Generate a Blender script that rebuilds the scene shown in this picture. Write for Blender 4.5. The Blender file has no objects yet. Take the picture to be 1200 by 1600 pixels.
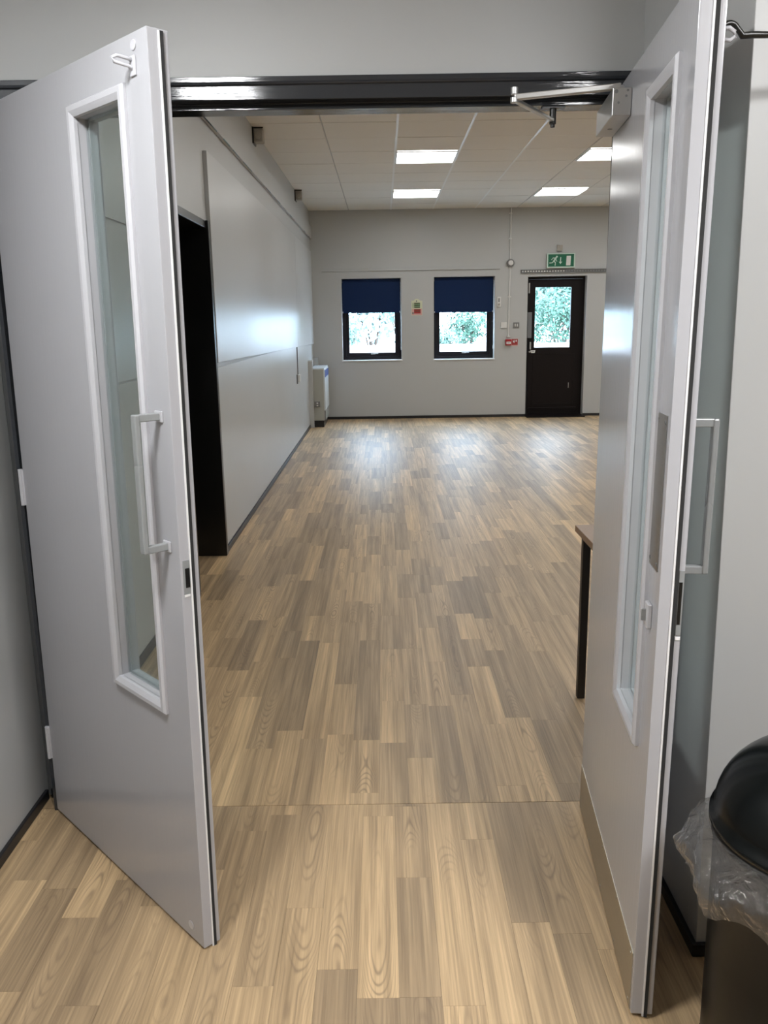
import bpy, bmesh, math, random
from mathutils import Vector, Matrix, noise

C = bpy.context.scene.collection
SC = bpy.context.scene
PI = math.pi

# ------------------------------------------------------------------ camera
F = 1320.0; H = 1.48
pitch = math.atan(300 / F); roll = math.atan(95 / 6300.0); yaw = 0.0013
fw = Vector((-yaw * math.cos(pitch), math.cos(pitch), -math.sin(pitch))).normalized()
r0 = fw.cross(Vector((0, 0, 1))).normalized(); u0 = r0.cross(fw)
RR = math.cos(roll) * r0 - math.sin(roll) * u0
UU = math.sin(roll) * r0 + math.cos(roll) * u0
CAM = Vector((0, 0, H))
cd = bpy.data.cameras.new('camera'); cam = bpy.data.objects.new('camera', cd); C.objects.link(cam)
cd.sensor_fit = 'VERTICAL'; cd.sensor_height = 24.0; cd.sensor_width = 18.0
cd.lens = 24.0 * F / 1600.0
cd.clip_start = 0.02; cd.clip_end = 300
M = Matrix((RR, UU, -fw)).transposed().to_4x4(); M.translation = CAM
cam.matrix_world = M
SC.camera = cam

def proj(p):
    d = Vector(p) - CAM; z = d.dot(fw)
    return 600 + F * d.dot(RR) / z, 800 - F * d.dot(UU) / z, z

# ------------------------------------------------------------------ world, exposure, lamp strengths
W = bpy.data.worlds.new('overcast_sky'); SC.world = W; W.use_nodes = True
bg = W.node_tree.nodes['Background']
bg.inputs['Color'].default_value = (0.58, 0.77, 1.0, 1)
bg.inputs['Strength'].default_value = 23.0
SC.view_settings.view_transform = 'Standard'; SC.view_settings.look = 'None'
SC.view_settings.exposure = 0.0; SC.view_settings.gamma = 1.0
SC.view_settings.use_curve_mapping = False
ROOM_LAMP = 14.0
LOBBY_LAMP = 125.0
LOBBY_LAMP_SIDE = 80.0

# ------------------------------------------------------------------ helpers
def link(o): C.objects.link(o); return o

def tag(o, label=None, cat=None, group=None, kind=None):
    if label: o['label'] = label
    if cat: o['category'] = cat
    if group: o['group'] = group
    if kind: o['kind'] = kind
    return o

def empty(name, loc=(0, 0, 0), rotz=0.0):
    o = bpy.data.objects.new(name, None); o.empty_display_size = 0.05
    o.location = loc; o.rotation_euler = (0, 0, rotz)
    return link(o)

def obj(name, bm, mat, parent=None, smooth=False, bevel=0.0, seg=2, loc=None):
    me = bpy.data.meshes.new(name); bm.normal_update(); bm.to_mesh(me); bm.free()
    o = bpy.data.objects.new(name, me); link(o)
    for m in (mat if isinstance(mat, (list, tuple)) else [mat]): me.materials.append(m)
    if smooth:
        for p in me.polygons: p.use_smooth = True
    if bevel:
        b = o.modifiers.new('bevel', 'BEVEL'); b.width = bevel; b.segments = seg
        b.limit_method = 'ANGLE'; b.angle_limit = math.radians(40); b.harden_normals = False
    if parent: o.parent = parent
    if loc: o.location = loc
    return o

def BM(): return bmesh.new()

def box(bm, x0, x1, y0, y1, z0, z1, mi=0):
    v = [bm.verts.new(p) for p in ((x0,y0,z0),(x1,y0,z0),(x1,y1,z0),(x0,y1,z0),(x0,y0,z1),(x1,y0,z1),(x1,y1,z1),(x0,y1,z1))]
    for f in ((3,2,1,0),(4,5,6,7),(0,1,5,4),(1,2,6,5),(2,3,7,6),(3,0,4,7)):
        q = bm.faces.new([v[i] for i in f]); q.material_index = mi
    return bm

def B(x0, x1, y0, y1, z0, z1): return box(BM(), x0, x1, y0, y1, z0, z1)

def prism(bm, pts, a0, a1, axis='z', mi=0):
    """polygon pts extruded along an axis between a0 and a1"""
    def P(p, a):
        if axis == 'z': return (p[0], p[1], a)
        if axis == 'y': return (p[0], a, p[1])
        return (a, p[0], p[1])
    lo = [bm.verts.new(P(p, a0)) for p in pts]; hi = [bm.verts.new(P(p, a1)) for p in pts]
    n = len(pts)
    fs = [bm.faces.new(lo[::-1]), bm.faces.new(hi)]
    for i in range(n): fs.append(bm.faces.new((lo[i], lo[(i+1) % n], hi[(i+1) % n], hi[i])))
    for f in fs: f.material_index = mi
    bmesh.ops.recalc_face_normals(bm, faces=bm.faces)
    return bm

def ring(bm, o, i, y0, y1):
    """rectangular frame in x/z; o and i = (x0,x1,z0,z1) outer and inner; from y0 to y1"""
    def q(r, y): return [bm.verts.new(p) for p in ((r[0], y, r[2]), (r[1], y, r[2]), (r[1], y, r[3]), (r[0], y, r[3]))]
    of, ob, jf, jb = q(o, y0), q(o, y1), q(i, y0), q(i, y1)
    for k in range(4):
        n = (k + 1) % 4
        bm.faces.new((of[k], of[n], jf[n], jf[k])); bm.faces.new((ob[n], ob[k], jb[k], jb[n]))
        bm.faces.new((of[n], of[k], ob[k], ob[n])); bm.faces.new((jf[k], jf[n], jb[n], jb[k]))
    bmesh.ops.recalc_face_normals(bm, faces=bm.faces)
    return bm

def moulding(bm, o, w, y, h):
    """raised mitred glazing bead round an opening: outer rect o, width w, standing h in front of plane y (towards -y if h>0)"""
    prof = [(0, 0), (0.0, h * .55), (w * .18, h), (w * .55, h), (w * .75, h * .8), (w, h * .5), (w, -0.004)]
    rings = []
    for d, t in prof:
        r = (o[0] + d, o[1] - d, o[2] + d, o[3] - d)
        rings.append([bm.verts.new(p) for p in ((r[0], y - t, r[2]), (r[1], y - t, r[2]), (r[1], y - t, r[3]), (r[0], y - t, r[3]))])
    for a, b in zip(rings, rings[1:]):
        for k in range(4):
            n = (k + 1) % 4
            bm.faces.new((a[k], a[n], b[n], b[k]))
    bmesh.ops.recalc_face_normals(bm, faces=bm.faces)
    return bm

def cyl(bm, c, r, h, axis='z', n=20, r2=None, mi=0):
    r2 = r if r2 is None else r2
    def P(a, rr, t):
        x, y = rr * math.cos(a), rr * math.sin(a)
        if axis == 'z': return (c[0] + x, c[1] + y, c[2] + t)
        if axis == 'y': return (c[0] + x, c[1] + t, c[2] + y)
        return (c[0] + t, c[1] + x, c[2] + y)
    lo = [bm.verts.new(P(2 * PI * k / n, r, 0)) for k in range(n)]
    hi = [bm.verts.new(P(2 * PI * k / n, r2, h)) for k in range(n)]
    fs = [bm.faces.new(lo[::-1]), bm.faces.new(hi)]
    for k in range(n): fs.append(bm.faces.new((lo[k], lo[(k+1) % n], hi[(k+1) % n], hi[k])))
    for f in fs: f.material_index = mi
    bmesh.ops.recalc_face_normals(bm, faces=fs)
    return bm

def tube(bm, pts, r, n=10, rad=None):
    pts = [Vector(p) for p in pts]; rings = []
    up = Vector((0, 0, 1))
    for i, p in enumerate(pts):
        t = (pts[min(i + 1, len(pts) - 1)] - pts[max(i - 1, 0)]).normalized()
        a = t.cross(up)
        if a.length < .1: a = t.cross(Vector((0, 1, 0)))
        a.normalize(); b = a.cross(t).normalized()
        rr = rad[i] if rad else r
        rings.append([bm.verts.new(p + a * rr * math.cos(2*PI*k/n) + b * rr * math.sin(2*PI*k/n)) for k in range(n)])
    for A, Bq in zip(rings, rings[1:]):
        for k in range(n): bm.faces.new((A[k], A[(k+1) % n], Bq[(k+1) % n], Bq[k]))
    bm.faces.new(rings[0][::-1]); bm.faces.new(rings[-1])
    bmesh.ops.recalc_face_normals(bm, faces=bm.faces)
    return bm

def lathe(bm, prof, n=64, c=(0, 0)):
    rings = []
    for r, z in prof:
        rings.append([bm.verts.new((c[0] + r * math.cos(2*PI*k/n), c[1] + r * math.sin(2*PI*k/n), z)) for k in range(n)])
    for A, Bq in zip(rings, rings[1:]):
        for k in range(n): bm.faces.new((A[k], A[(k+1) % n], Bq[(k+1) % n], Bq[k]))
    return bm

def flat(bm, pts, y, mi=0):
    """thin facing-camera print polygon (x,z pts) with a hair of thickness, facing -y"""
    prism(bm, pts, y, y + .0008, 'y', mi)

# ------------------------------------------------------------------ materials
def nodes(name):
    m = bpy.data.materials.new(name); m.use_nodes = True
    nt = m.node_tree; p = nt.nodes['Principled BSDF']
    return m, nt, p

def N(nt, t, **kw):
    n = nt.nodes.new(t)
    for k, v in kw.items():
        if k in n.inputs: n.inputs[k].default_value = v
        else: setattr(n, k, v)
    return n

def mix(nt, fac, a, b, blend='MIX'):
    n = nt.nodes.new('ShaderNodeMix'); n.data_type = 'RGBA'; n.blend_type = blend
    L = nt.links.new
    if isinstance(fac, (int, float)): n.inputs[0].default_value = fac
    else: L(fac, n.inputs[0])
    for s, v in ((6, a), (7, b)):
        if isinstance(v, tuple): n.inputs[s].default_value = (*v[:3], 1)
        else: L(v, n.inputs[s])
    return n.outputs[2]

def paint(name, col, rough=.4, bump=.05, scale=(60, 60, 60), spec=.5, var=.04, coat=0.0, dist=.002):
    """painted surface: faint brush relief plus slow colour mottling"""
    m, nt, p = nodes(name); L = nt.links.new
    tc = N(nt, 'ShaderNodeTexCoord'); mp = N(nt, 'ShaderNodeMapping'); mp.inputs['Scale'].default_value = scale
    L(tc.outputs['Object'], mp.inputs['Vector'])
    no = N(nt, 'ShaderNodeTexNoise', Scale=1.0, Detail=4.0, Roughness=.55); L(mp.outputs[0], no.inputs['Vector'])
    n2 = N(nt, 'ShaderNodeTexNoise', Scale=1.3, Detail=3.0); L(tc.outputs['Object'], n2.inputs['Vector'])
    c1 = tuple(max(0, c * (1 - var)) for c in col); c2 = tuple(c * (1 + var) for c in col)
    L(mix(nt, n2.outputs['Fac'], c1, c2), p.inputs['Base Color'])
    mr = N(nt, 'ShaderNodeMapRange'); mr.inputs[3].default_value = rough * .85; mr.inputs[4].default_value = rough * 1.15
    L(n2.outputs['Fac'], mr.inputs[0]); L(mr.outputs[0], p.inputs['Roughness'])
    p.inputs['Specular IOR Level'].default_value = spec
    if coat: p.inputs['Coat Weight'].default_value = coat; p.inputs['Coat Roughness'].default_value = rough * .5
    if bump:
        b = N(nt, 'ShaderNodeBump', Strength=bump, Distance=dist); L(no.outputs['Fac'], b.inputs['Height']); L(b.outputs[0], p.inputs['Normal'])
    return m

def metal(name, col, rough=.35, scale=(20, 20, 200), bump=.05):
    m, nt, p = nodes(name); L = nt.links.new
    p.inputs['Metallic'].default_value = 1.0
    tc = N(nt, 'ShaderNodeTexCoord'); mp = N(nt, 'ShaderNodeMapping'); mp.inputs['Scale'].default_value = scale
    L(tc.outputs['Object'], mp.inputs['Vector'])
    no = N(nt, 'ShaderNodeTexNoise', Scale=1.0, Detail=3.0); L(mp.outputs[0], no.inputs['Vector'])
    c1 = tuple(c * .88 for c in col)
    L(mix(nt, no.outputs['Fac'], c1, col), p.inputs['Base Color'])
    p.inputs['Roughness'].default_value = rough
    b = N(nt, 'ShaderNodeBump', Strength=bump, Distance=.001); L(no.outputs['Fac'], b.inputs['Height']); L(b.outputs[0], p.inputs['Normal'])
    return m

def emit(name, col, s):
    m = bpy.data.materials.new(name); m.use_nodes = True; nt = m.node_tree; nt.nodes.clear()
    e = N(nt, 'ShaderNodeEmission', Strength=s); e.inputs['Color'].default_value = (*col, 1)
    o = nt.nodes.new('ShaderNodeOutputMaterial'); nt.links.new(e.outputs[0], o.inputs['Surface'])
    return m

def glassmat(name, tint=(.78, .83, .82), ior=1.45):
    m = bpy.data.materials.new(name); m.use_nodes = True; nt = m.node_tree; nt.nodes.clear(); L = nt.links.new
    t = N(nt, 'ShaderNodeBsdfTransparent'); t.inputs[0].default_value = (*tint, 1)
    g = N(nt, 'ShaderNodeBsdfGlossy', Roughness=.02); g.inputs[0].default_value = (1, 1, 1, 1)
    fr = N(nt, 'ShaderNodeFresnel'); mx = N(nt, 'ShaderNodeMixShader')
    ge = N(nt, 'ShaderNodeNewGeometry'); mr = N(nt, 'ShaderNodeMapRange')      # same reflectance from either side of the pane
    mr.inputs[3].default_value = ior; mr.inputs[4].default_value = 1 / ior
    L(ge.outputs['Backfacing'], mr.inputs[0]); L(mr.outputs[0], fr.inputs['IOR'])
    o = nt.nodes.new('ShaderNodeOutputMaterial')
    L(fr.outputs[0], mx.inputs[0]); L(t.outputs[0], mx.inputs[1]); L(g.outputs[0], mx.inputs[2]); L(mx.outputs[0], o.inputs['Surface'])
    return m

M_wall = paint('grey_wall_paint', (.44, .447, .443), rough=.42, bump=.12, scale=(45, 45, 12), var=.025)
M_wall_far = paint('grey_far_wall_paint', (.45, .457, .453), rough=.5, bump=.1, scale=(40, 40, 40), var=.02)
M_board = paint('grey_gloss_board_paint', (.46, .467, .465), rough=.33, bump=0, scale=(40, 16, 4), var=.01, dist=.002)
M_door = paint('pale_grey_satin_paint', (.41, .41, .43), rough=.15, bump=.16, scale=(70, 70, 3), var=.03)
M_bead = paint('pale_grey_bead_paint', (.50, .50, .525), rough=.3, bump=.1, scale=(90, 90, 90), var=.02)
M_white = paint('white_gloss_paint', (.78, .78, .78), rough=.3, bump=.1, var=.02)
M_frame = paint('charcoal_gloss_frame_paint', (.028, .031, .036), rough=.07, bump=.12, scale=(6, 60, 160), var=.1, dist=.003)
M_black = paint('black_gloss_paint', (.006, .006, .006), rough=.3, bump=.1, scale=(60, 60, 4), var=.1)
M_skirt = paint('black_skirting_vinyl', (.012, .012, .014), rough=.4, bump=.05)
M_brush = paint('dark_brush_seal', (.02, .02, .02), rough=.9, bump=.6, scale=(400, 400, 60), var=.4)
M_alu = metal('satin_aluminium', (.62, .62, .63), rough=.32)
M_silver = paint('silver_painted_metal', (.25, .26, .26), rough=.28, bump=.08, var=.04)
M_steel = metal('dull_stainless_steel', (.46, .45, .43), rough=.38, scale=(4, 4, 120))
M_kick = metal('worn_kick_plate_metal', (.52, .49, .42), rough=.42, scale=(3, 3, 90))
M_closer = metal('closer_silver_casting', (.55, .55, .54), rough=.42, scale=(30, 30, 30))
M_glass = glassmat('clear_glass')
M_winglass = glassmat('window_glass', (.97, .99, .99))
M_wframe = paint('dark_aluminium_frame', (.008, .0075, .011), rough=.4, bump=.04, spec=.25)
M_exitdoor = paint('dark_brown_door_paint', (.006, .0035, .0035), rough=.45, bump=.1, spec=.2, scale=(50, 50, 3), var=.1)
M_blind = paint('navy_blind_fabric', (.008, .022, .072), rough=.85, bump=.2, scale=(500, 500, 500), var=.05, spec=.2)
M_tile = paint('beige_ceiling_tile', (.72, .70, .66), rough=.9, bump=.5, scale=(130, 130, 130), var=.04, spec=.2)
M_tee = paint('white_ceiling_tee', (.72, .73, .72), rough=.4, bump=.02)
M_greytee = paint('grey_ceiling_tee', (.42, .41, .39), rough=.6, bump=.02)
M_dark = paint('dark_void', (.05, .047, .042), rough=.9, bump=.0)
M_lobbyceil = paint('white_lobby_ceiling', (.72, .72, .70), rough=.85, bump=.1)
M_panel = emit('led_panel_light', (1.0, .995, .98), ROOM_LAMP)
M_lpanel = emit('lobby_panel_light', (.97, .985, 1.0), LOBBY_LAMP)
M_lpanel2 = emit('lobby_side_panel_light', (.99, .99, 1.0), LOBBY_LAMP_SIDE)
M_plastic = paint('white_plastic', (.66, .66, .64), rough=.35, bump=.02)
M_greyplastic = paint('grey_plastic', (.17, .17, .17), rough=.4, bump=.05)
M_red = paint('red_plastic', (.36, .012, .016), rough=.35, bump=.02)
M_green = paint('exit_sign_green', (.0, .115, .055), rough=.35, bump=.0)
M_signpale = paint('pale_sign_print', (.52, .66, .58), rough=.4, bump=.0)
M_cream = paint('cream_notice_print', (.60, .62, .45), rough=.35, bump=.0)
M_olive = paint('dark_olive_print', (.035, .045, .012), rough=.4, bump=.0)
M_signgreen = paint('notice_green_print', (.10, .22, .10), rough=.4, bump=.0)
M_signred = paint('notice_red_print', (.33, .03, .03), rough=.4, bump=.0)
M_pink = paint('notice_pink_print', (.62, .36, .33), rough=.4, bump=.0)
M_heater = paint('heater_beige_grey_enamel', (.36, .36, .32), rough=.4, bump=.03)
M_heatlight = paint('heater_pale_front', (.58, .62, .64), rough=.35, bump=.02)
M_blue = paint('blue_label_print', (.03, .08, .30), rough=.4, bump=.0)
M_laminate = paint('brown_laminate', (.24, .145, .085), rough=.35, bump=.05, scale=(3, 60, 60), var=.2)
M_legs = paint('black_powder_coat', (.012, .010, .009), rough=.4, bump=.05)
M_binbody = paint('black_bin_body', (.003, .0028, .0022), spec=.25, rough=.38, bump=.05, scale=(80, 80, 80))
M_dome = paint('black_dome_plastic', (.002, .003, .003), spec=.25, rough=.22, bump=.03)
M_hook = paint('black_iron_hook', (.008, .008, .006), rough=.35, bump=.1)
M_bracket = paint('beige_grey_bracket', (.36, .34, .30), rough=.5, bump=.05)
M_concrete = paint('pale_concrete_paving', (.55, .54, .52), rough=.9, bump=.2, scale=(8, 8, 8))
M_render = paint('pinkish_white_garden_wall', (.62, .55, .54), rough=.9, bump=.2)
M_bark = paint('grey_brown_bark', (.09, .06, .045), rough=.9, bump=.5)

def leafmat(name, c1, c2):
    m, nt, p = nodes(name); L = nt.links.new
    g = N(nt, 'ShaderNodeNewGeometry')
    L(mix(nt, g.outputs['Random Per Island'], c1, c2), p.inputs['Base Color'])
    p.inputs['Roughness'].default_value = .5
    return m
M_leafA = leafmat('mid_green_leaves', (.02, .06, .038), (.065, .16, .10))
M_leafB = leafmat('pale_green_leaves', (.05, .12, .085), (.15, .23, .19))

def bagmat():
    m = bpy.data.materials.new('clear_bin_liner_film'); m.use_nodes = True; nt = m.node_tree; nt.nodes.clear(); L = nt.links.new
    tc = N(nt, 'ShaderNodeTexCoord')
    no = N(nt, 'ShaderNodeTexNoise', Scale=20.0, Detail=5.0, Distortion=1.6); L(tc.outputs['Object'], no.inputs['Vector'])
    b = N(nt, 'ShaderNodeBump', Strength=1.0, Distance=.016); L(no.outputs['Fac'], b.inputs['Height'])
    t = N(nt, 'ShaderNodeBsdfTransparent'); t.inputs[0].default_value = (.93, .93, .93, 1)
    g = N(nt, 'ShaderNodeBsdfGlossy', Roughness=.09); L(b.outputs[0], g.inputs['Normal']); g.inputs[0].default_value = (1, 1, 1, 1)
    d = N(nt, 'ShaderNodeBsdfDiffuse'); d.inputs[0].default_value = (.8, .79, .78, 1); L(b.outputs[0], d.inputs['Normal'])
    tr = N(nt, 'ShaderNodeBsdfTranslucent'); tr.inputs[0].default_value = (.8, .79, .78, 1)
    m0 = N(nt, 'ShaderNodeMixShader'); m0.inputs[0].default_value = .4; L(d.outputs[0], m0.inputs[1]); L(tr.outputs[0], m0.inputs[2])
    m1 = N(nt, 'ShaderNodeMixShader'); m1.inputs[0].default_value = .06; L(t.outputs[0], m1.inputs[1]); L(m0.outputs[0], m1.inputs[2])
    fr = N(nt, 'ShaderNodeFresnel'); L(b.outputs[0], fr.inputs['Normal'])
    ge = N(nt, 'ShaderNodeNewGeometry'); mr = N(nt, 'ShaderNodeMapRange'); mr.inputs[3].default_value = 1.5; mr.inputs[4].default_value = 1 / 1.5
    L(ge.outputs['Backfacing'], mr.inputs[0]); L(mr.outputs[0], fr.inputs['IOR'])
    m2 = N(nt, 'ShaderNodeMixShader'); L(fr.outputs[0], m2.inputs[0]); L(m1.outputs[0], m2.inputs[1]); L(g.outputs[0], m2.inputs[2])
    o = nt.nodes.new('ShaderNodeOutputMaterial'); L(m2.outputs[0], o.inputs['Surface'])
    return m
M_bag = bagmat()

def woodmat():
    m, nt, p = nodes('oak_strip_vinyl'); L = nt.links.new
    g = N(nt, 'ShaderNodeNewGeometry')
    at = N(nt, 'ShaderNodeAttribute'); at.attribute_name = 'plank'
    sep = N(nt, 'ShaderNodeSeparateColor'); L(at.outputs['Color'], sep.inputs[0])
    # offset each plank's figure by its own seed
    sc = N(nt, 'ShaderNodeVectorMath', operation='SCALE'); sc.inputs['Scale'].default_value = 43.0
    L(at.outputs['Color'], sc.inputs[0])
    ad = N(nt, 'ShaderNodeVectorMath', operation='ADD'); L(g.outputs['Position'], ad.inputs[0]); L(sc.outputs[0], ad.inputs[1])
    def stretch(sx, sy):
        mp = N(nt, 'ShaderNodeMapping'); mp.inputs['Scale'].default_value = (sx, sy, 1); L(ad.outputs[0], mp.inputs['Vector']); return mp.outputs[0]
    def math_(op, x, y=None):
        q = N(nt, 'ShaderNodeMath', operation=op)
        for i_, v_ in enumerate((x, y)):
            if v_ is None: continue
            if isinstance(v_, (int, float)): q.inputs[i_].default_value = v_
            else: L(v_, q.inputs[i_])
        return q.outputs[0]
    # cathedral figure: nested arches and ovals about the middle of each strip
    nv = N(nt, 'ShaderNodeTexNoise', Scale=1.0, Detail=1.0, Roughness=.5); L(stretch(5.0, 2.3), nv.inputs['Vector'])
    nw = N(nt, 'ShaderNodeTexNoise', Scale=1.0, Detail=2.0); L(stretch(14.0, 5.0), nw.inputs['Vector'])
    u = math_('SUBTRACT', at.outputs['Alpha'], .5)
    u = math_('ADD', math_('MULTIPLY', u, 2.0), math_('MULTIPLY', math_('SUBTRACT', nw.outputs['Fac'], .5), .5))
    uu = math_('MULTIPLY', math_('MULTIPLY', u, u), 5.0)
    ph = math_('ADD', math_('MULTIPLY', nv.outputs['Fac'], 21.0), uu)
    si = math_('SINE', math_('MULTIPLY', ph, 6.283))
    pw = math_('POWER', math_('ADD', math_('MULTIPLY', si, .5), .5), 4.0)
    n3 = N(nt, 'ShaderNodeTexNoise', Scale=1.0, Detail=1.0); L(stretch(4.0, 2.0), n3.inputs['Vector'])
    mr3 = N(nt, 'ShaderNodeMapRange'); mr3.inputs[1].default_value = .50; mr3.inputs[2].default_value = .66; L(n3.outputs['Fac'], mr3.inputs[0])
    edge = math_('SUBTRACT', 1.0, math_('MULTIPLY', math_('ABSOLUTE', u), .75))
    edge = math_('MAXIMUM', edge, 0.0)
    fg_ = math_('MULTIPLY', math_('MULTIPLY', pw, mr3.outputs[0]), edge)
    class _o: pass
    fg = _o(); fg.outputs = [fg_]
    n2 = N(nt, 'ShaderNodeTexNoise', Scale=1.0, Detail=5.0, Roughness=.65); L(stretch(190.0, 3.0), n2.inputs['Vector'])
    n4 = N(nt, 'ShaderNodeTexNoise', Scale=1.0, Detail=3.0, Roughness=.6); L(stretch(34.0, .9), n4.inputs['Vector'])
    base = mix(nt, sep.outputs[0], (.335, .24, .143), (.60, .428, .242))
    r4 = N(nt, 'ShaderNodeMapRange'); r4.inputs[1].default_value = .32; r4.inputs[2].default_value = .68; L(n4.outputs['Fac'], r4.inputs[0])
    c1 = mix(nt, r4.outputs[0], (.66, .645, .63), (1.2, 1.2, 1.18)); base = mix(nt, 1.0, base, c1, 'MULTIPLY')
    r2 = N(nt, 'ShaderNodeMapRange'); r2.inputs[1].default_value = .3; r2.inputs[2].default_value = .7; L(n2.outputs['Fac'], r2.inputs[0])
    c2 = mix(nt, r2.outputs[0], (.72, .705, .68), (1.13, 1.13, 1.13)); base = mix(nt, 1.0, base, c2, 'MULTIPLY')
    s5 = N(nt, 'ShaderNodeMath', operation='MULTIPLY'); s5.inputs[1].default_value = .60; L(fg.outputs[0], s5.inputs[0])
    base = mix(nt, s5.outputs[0], base, (.15, .10, .062))
    L(base, p.inputs['Base Color'])
    p.inputs['Roughness'].default_value = .46
    p.inputs['Specular IOR Level'].default_value = .7
    b = N(nt, 'ShaderNodeBump', Strength=.10, Distance=.0008); L(n2.outputs['Fac'], b.inputs['Height']); L(b.outputs[0], p.inputs['Normal'])
    return m
M_wood = woodmat()

# ------------------------------------------------------------------ FLOOR
YD = 2.36           # front face of the door frame
YS = 2.381          # seam in the vinyl under the doorway
XW = 6.0            # right wall of the hall
YF = 13.0           # far wall
ZC = 3.05
random.seed(7)
floor = obj('floor', B(-2.2, 6.4, -6.3, 13.4, -.12, -.004), M_dark)
tag(floor, 'oak strip vinyl floor running through the doorway into the hall', 'floor', kind='structure')
PW = .0955
planks = []
def lay(x0, x1, y0, y1, off):
    n = int((x1 - x0) / PW) + 2; xa = x0 - off
    for i in range(n):
        a, b = xa + i * PW, xa + (i + 1) * PW
        a, b = max(a, x0), min(b, x1)
        if b - a < .004: continue
        y = y0 - random.uniform(0, .7)
        while y < y1:
            l = random.choice((.34, .45, .55, .68, .8, .95)) * random.uniform(.92, 1.08)
            c, d = max(y, y0), min(y + l, y1)
            if d - c > .01: planks.append((a, b, c, d, random.random() ** 1.15, random.random(), random.random()))
            y += l
lay(-1.10, 4.0, -6.0, YS - .0012, .03)
lay(-1.60, XW, YS + .0012, 13.36, .055)
G = .00022
def plank_into(bm, col, p):
    a, b, c, d, t, s1, s2 = p
    v0 = len(bm.verts)
    box(bm, a + G, b - G, c + G, d - G, -.004, 0)
    bm.verts.ensure_lookup_table()
    for v in bm.verts[v0:]: v[col] = (t, s1, s2, 1.0 if v.co.x > (a + b) / 2 else 0.0)
def plank_obj(ps, name):
    bm = BM(); col = bm.verts.layers.float_color.new('plank')
    for p in ps: plank_into(bm, col, p)
    return obj(name, bm, M_wood, floor)
vis = []
for p in planks:
    cx, cy = (p[0] + p[1]) / 2, (p[2] + p[3]) / 2
    if cy < .6: continue
    x, y, z = proj((cx, cy, 0))
    ok = -30 < x < 1230 and y < 1640
    if cy > YS: ok = 300 < x < 925
    if ok: vis.append((z, p))
vis.sort(key=lambda q: q[0])
near = [p for _, p in vis[:298]]; ns = set(near)
for p in near: plank_obj([p], 'plank')
rest = plank_obj([p for p in planks if p not in ns], 'plank'); rest['kind'] = 'stuff'

# ------------------------------------------------------------------ HALL SHELL
wl = empty('wall_left'); tag(wl, 'grey painted left wall of the hall with a gloss board fixed over it', 'wall', kind='structure')
bm = BM()
box(bm, -1.6, -1.10, 2.47, 4.45, 0, 3.2)
box(bm, -1.6, -1.05, 4.45, 5.34, 2.075, 3.2)
box(bm, -1.6, -1.05, 5.34, 13.35, 0, 3.2)
obj('wall_face', bm, M_wall, wl)
bm = BM(); box(bm, -1.8, -1.58, 4.3, 5.5, 0, 2.3); obj('recess_back', bm, M_black, wl)
# gloss boards on the wall, proud of it; lower edge sags slightly towards the far end
def board(y0, y1):
    zb = lambda y: 1.235 - (y - 5.36) * .0115
    bm = BM(); prism(bm, [(y0, zb(y0)), (y1, zb(y1)), (y1, 2.474), (y0, 2.474)], -1.05, -1.026, 'x')
    return obj('wall_panel', bm, M_board, wl, bevel=.0015)
board(5.352, 10.497); board(10.503, 12.86)
# boards on the nearer stretch seen through the left leaf's glass
for (z0, z1) in ((.05, 1.235), (1.243, 1.888), (1.896, 2.6)):
    obj('wall_panel', B(-1.10, -1.092, 2.6, 4.36, z0, z1), M_board, wl, bevel=.0015)
obj('wall_panel', B(-1.0505, -1.046, 5.36, 13.0, .05, 1.20), M_board, wl)
# boxed beam and upper band
obj('beam_casing', B(-1.05, -1.022, 2.47, 13.0, 2.655, 2.835), M_wall, wl, bevel=.003)
bmw = BM()
for k in range(26):
    y = 5.0 + random.random() ** 1.4 * 7.6; l = random.uniform(.03, .30)
    box(bmw, -1.0235, -1.0195, y, y + l, 2.648, 2.648 + random.uniform(.002, .008))
o = obj('flaked_paint', bmw, paint('blue_green_old_paint', (.16, .24, .26), rough=.7), wl); o['kind'] = 'stuff'
obj('doorway_lining', prism(BM(), [(-1.58, 5.295), (-1.03, 5.295), (-1.03, 5.345), (-1.58, 5.345)], 0, 2.075, 'z'), M_black, wl, bevel=.003)
obj('doorway_lining', B(-1.58, -1.03, 4.44, 4.49, 0, 2.075), M_black, wl, bevel=.003)
obj('doorway_head', B(-1.58, -1.046, 4.49, 5.295, 2.03, 2.075), M_black, wl, bevel=.004)
d4 = empty('door_4', (-1.45, 4.89, 0)); tag(d4, 'black painted door deep in the left wall recess', 'door', kind='structure')
obj('door_leaf', B(-.06, -.02, -.398, .398, .006, 2.028), M_black, d4)
obj('handle', cyl(BM(), (-.02, -.33, 1.0), .012, .05, 'x'), M_steel, d4)

wb = empty('wall_back'); tag(wb, 'grey far wall of the hall with two windows and an exit door', 'wall', kind='structure')
W1 = (-.603, .288, .882, 2.085); W2 = (.775, 1.685, .880, 2.092); D3 = (2.175, 3.055, 0.0, 2.078)
bm = BM()
xs = [-1.6, W1[0], W1[1], W2[0], W2[1], D3[0], D3[1], XW + .4]
for i in range(0, 8, 2): box(bm, xs[i], xs[i + 1], YF, 13.35, 0, 3.2)
box(bm, W1[0], W1[1], YF, 13.35, 0, W1[2]); box(bm, W1[0], W1[1], YF, 13.35, W1[3], 3.2)
box(bm, W2[0], W2[1], YF, 13.35, 0, W2[2]); box(bm, W2[0], W2[1], YF, 13.35, W2[3], 3.2)
box(bm, D3[0], D3[1], YF, 13.35, D3[3], 3.2)
obj('wall_face', bm, M_wall_far, wb)
wr = obj('wall_right', B(XW, XW + .3, 2.0, 13.35, 0, 3.2), M_wall); tag(wr, 'plain grey right wall of the hall out of view', 'wall', kind='structure')

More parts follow.
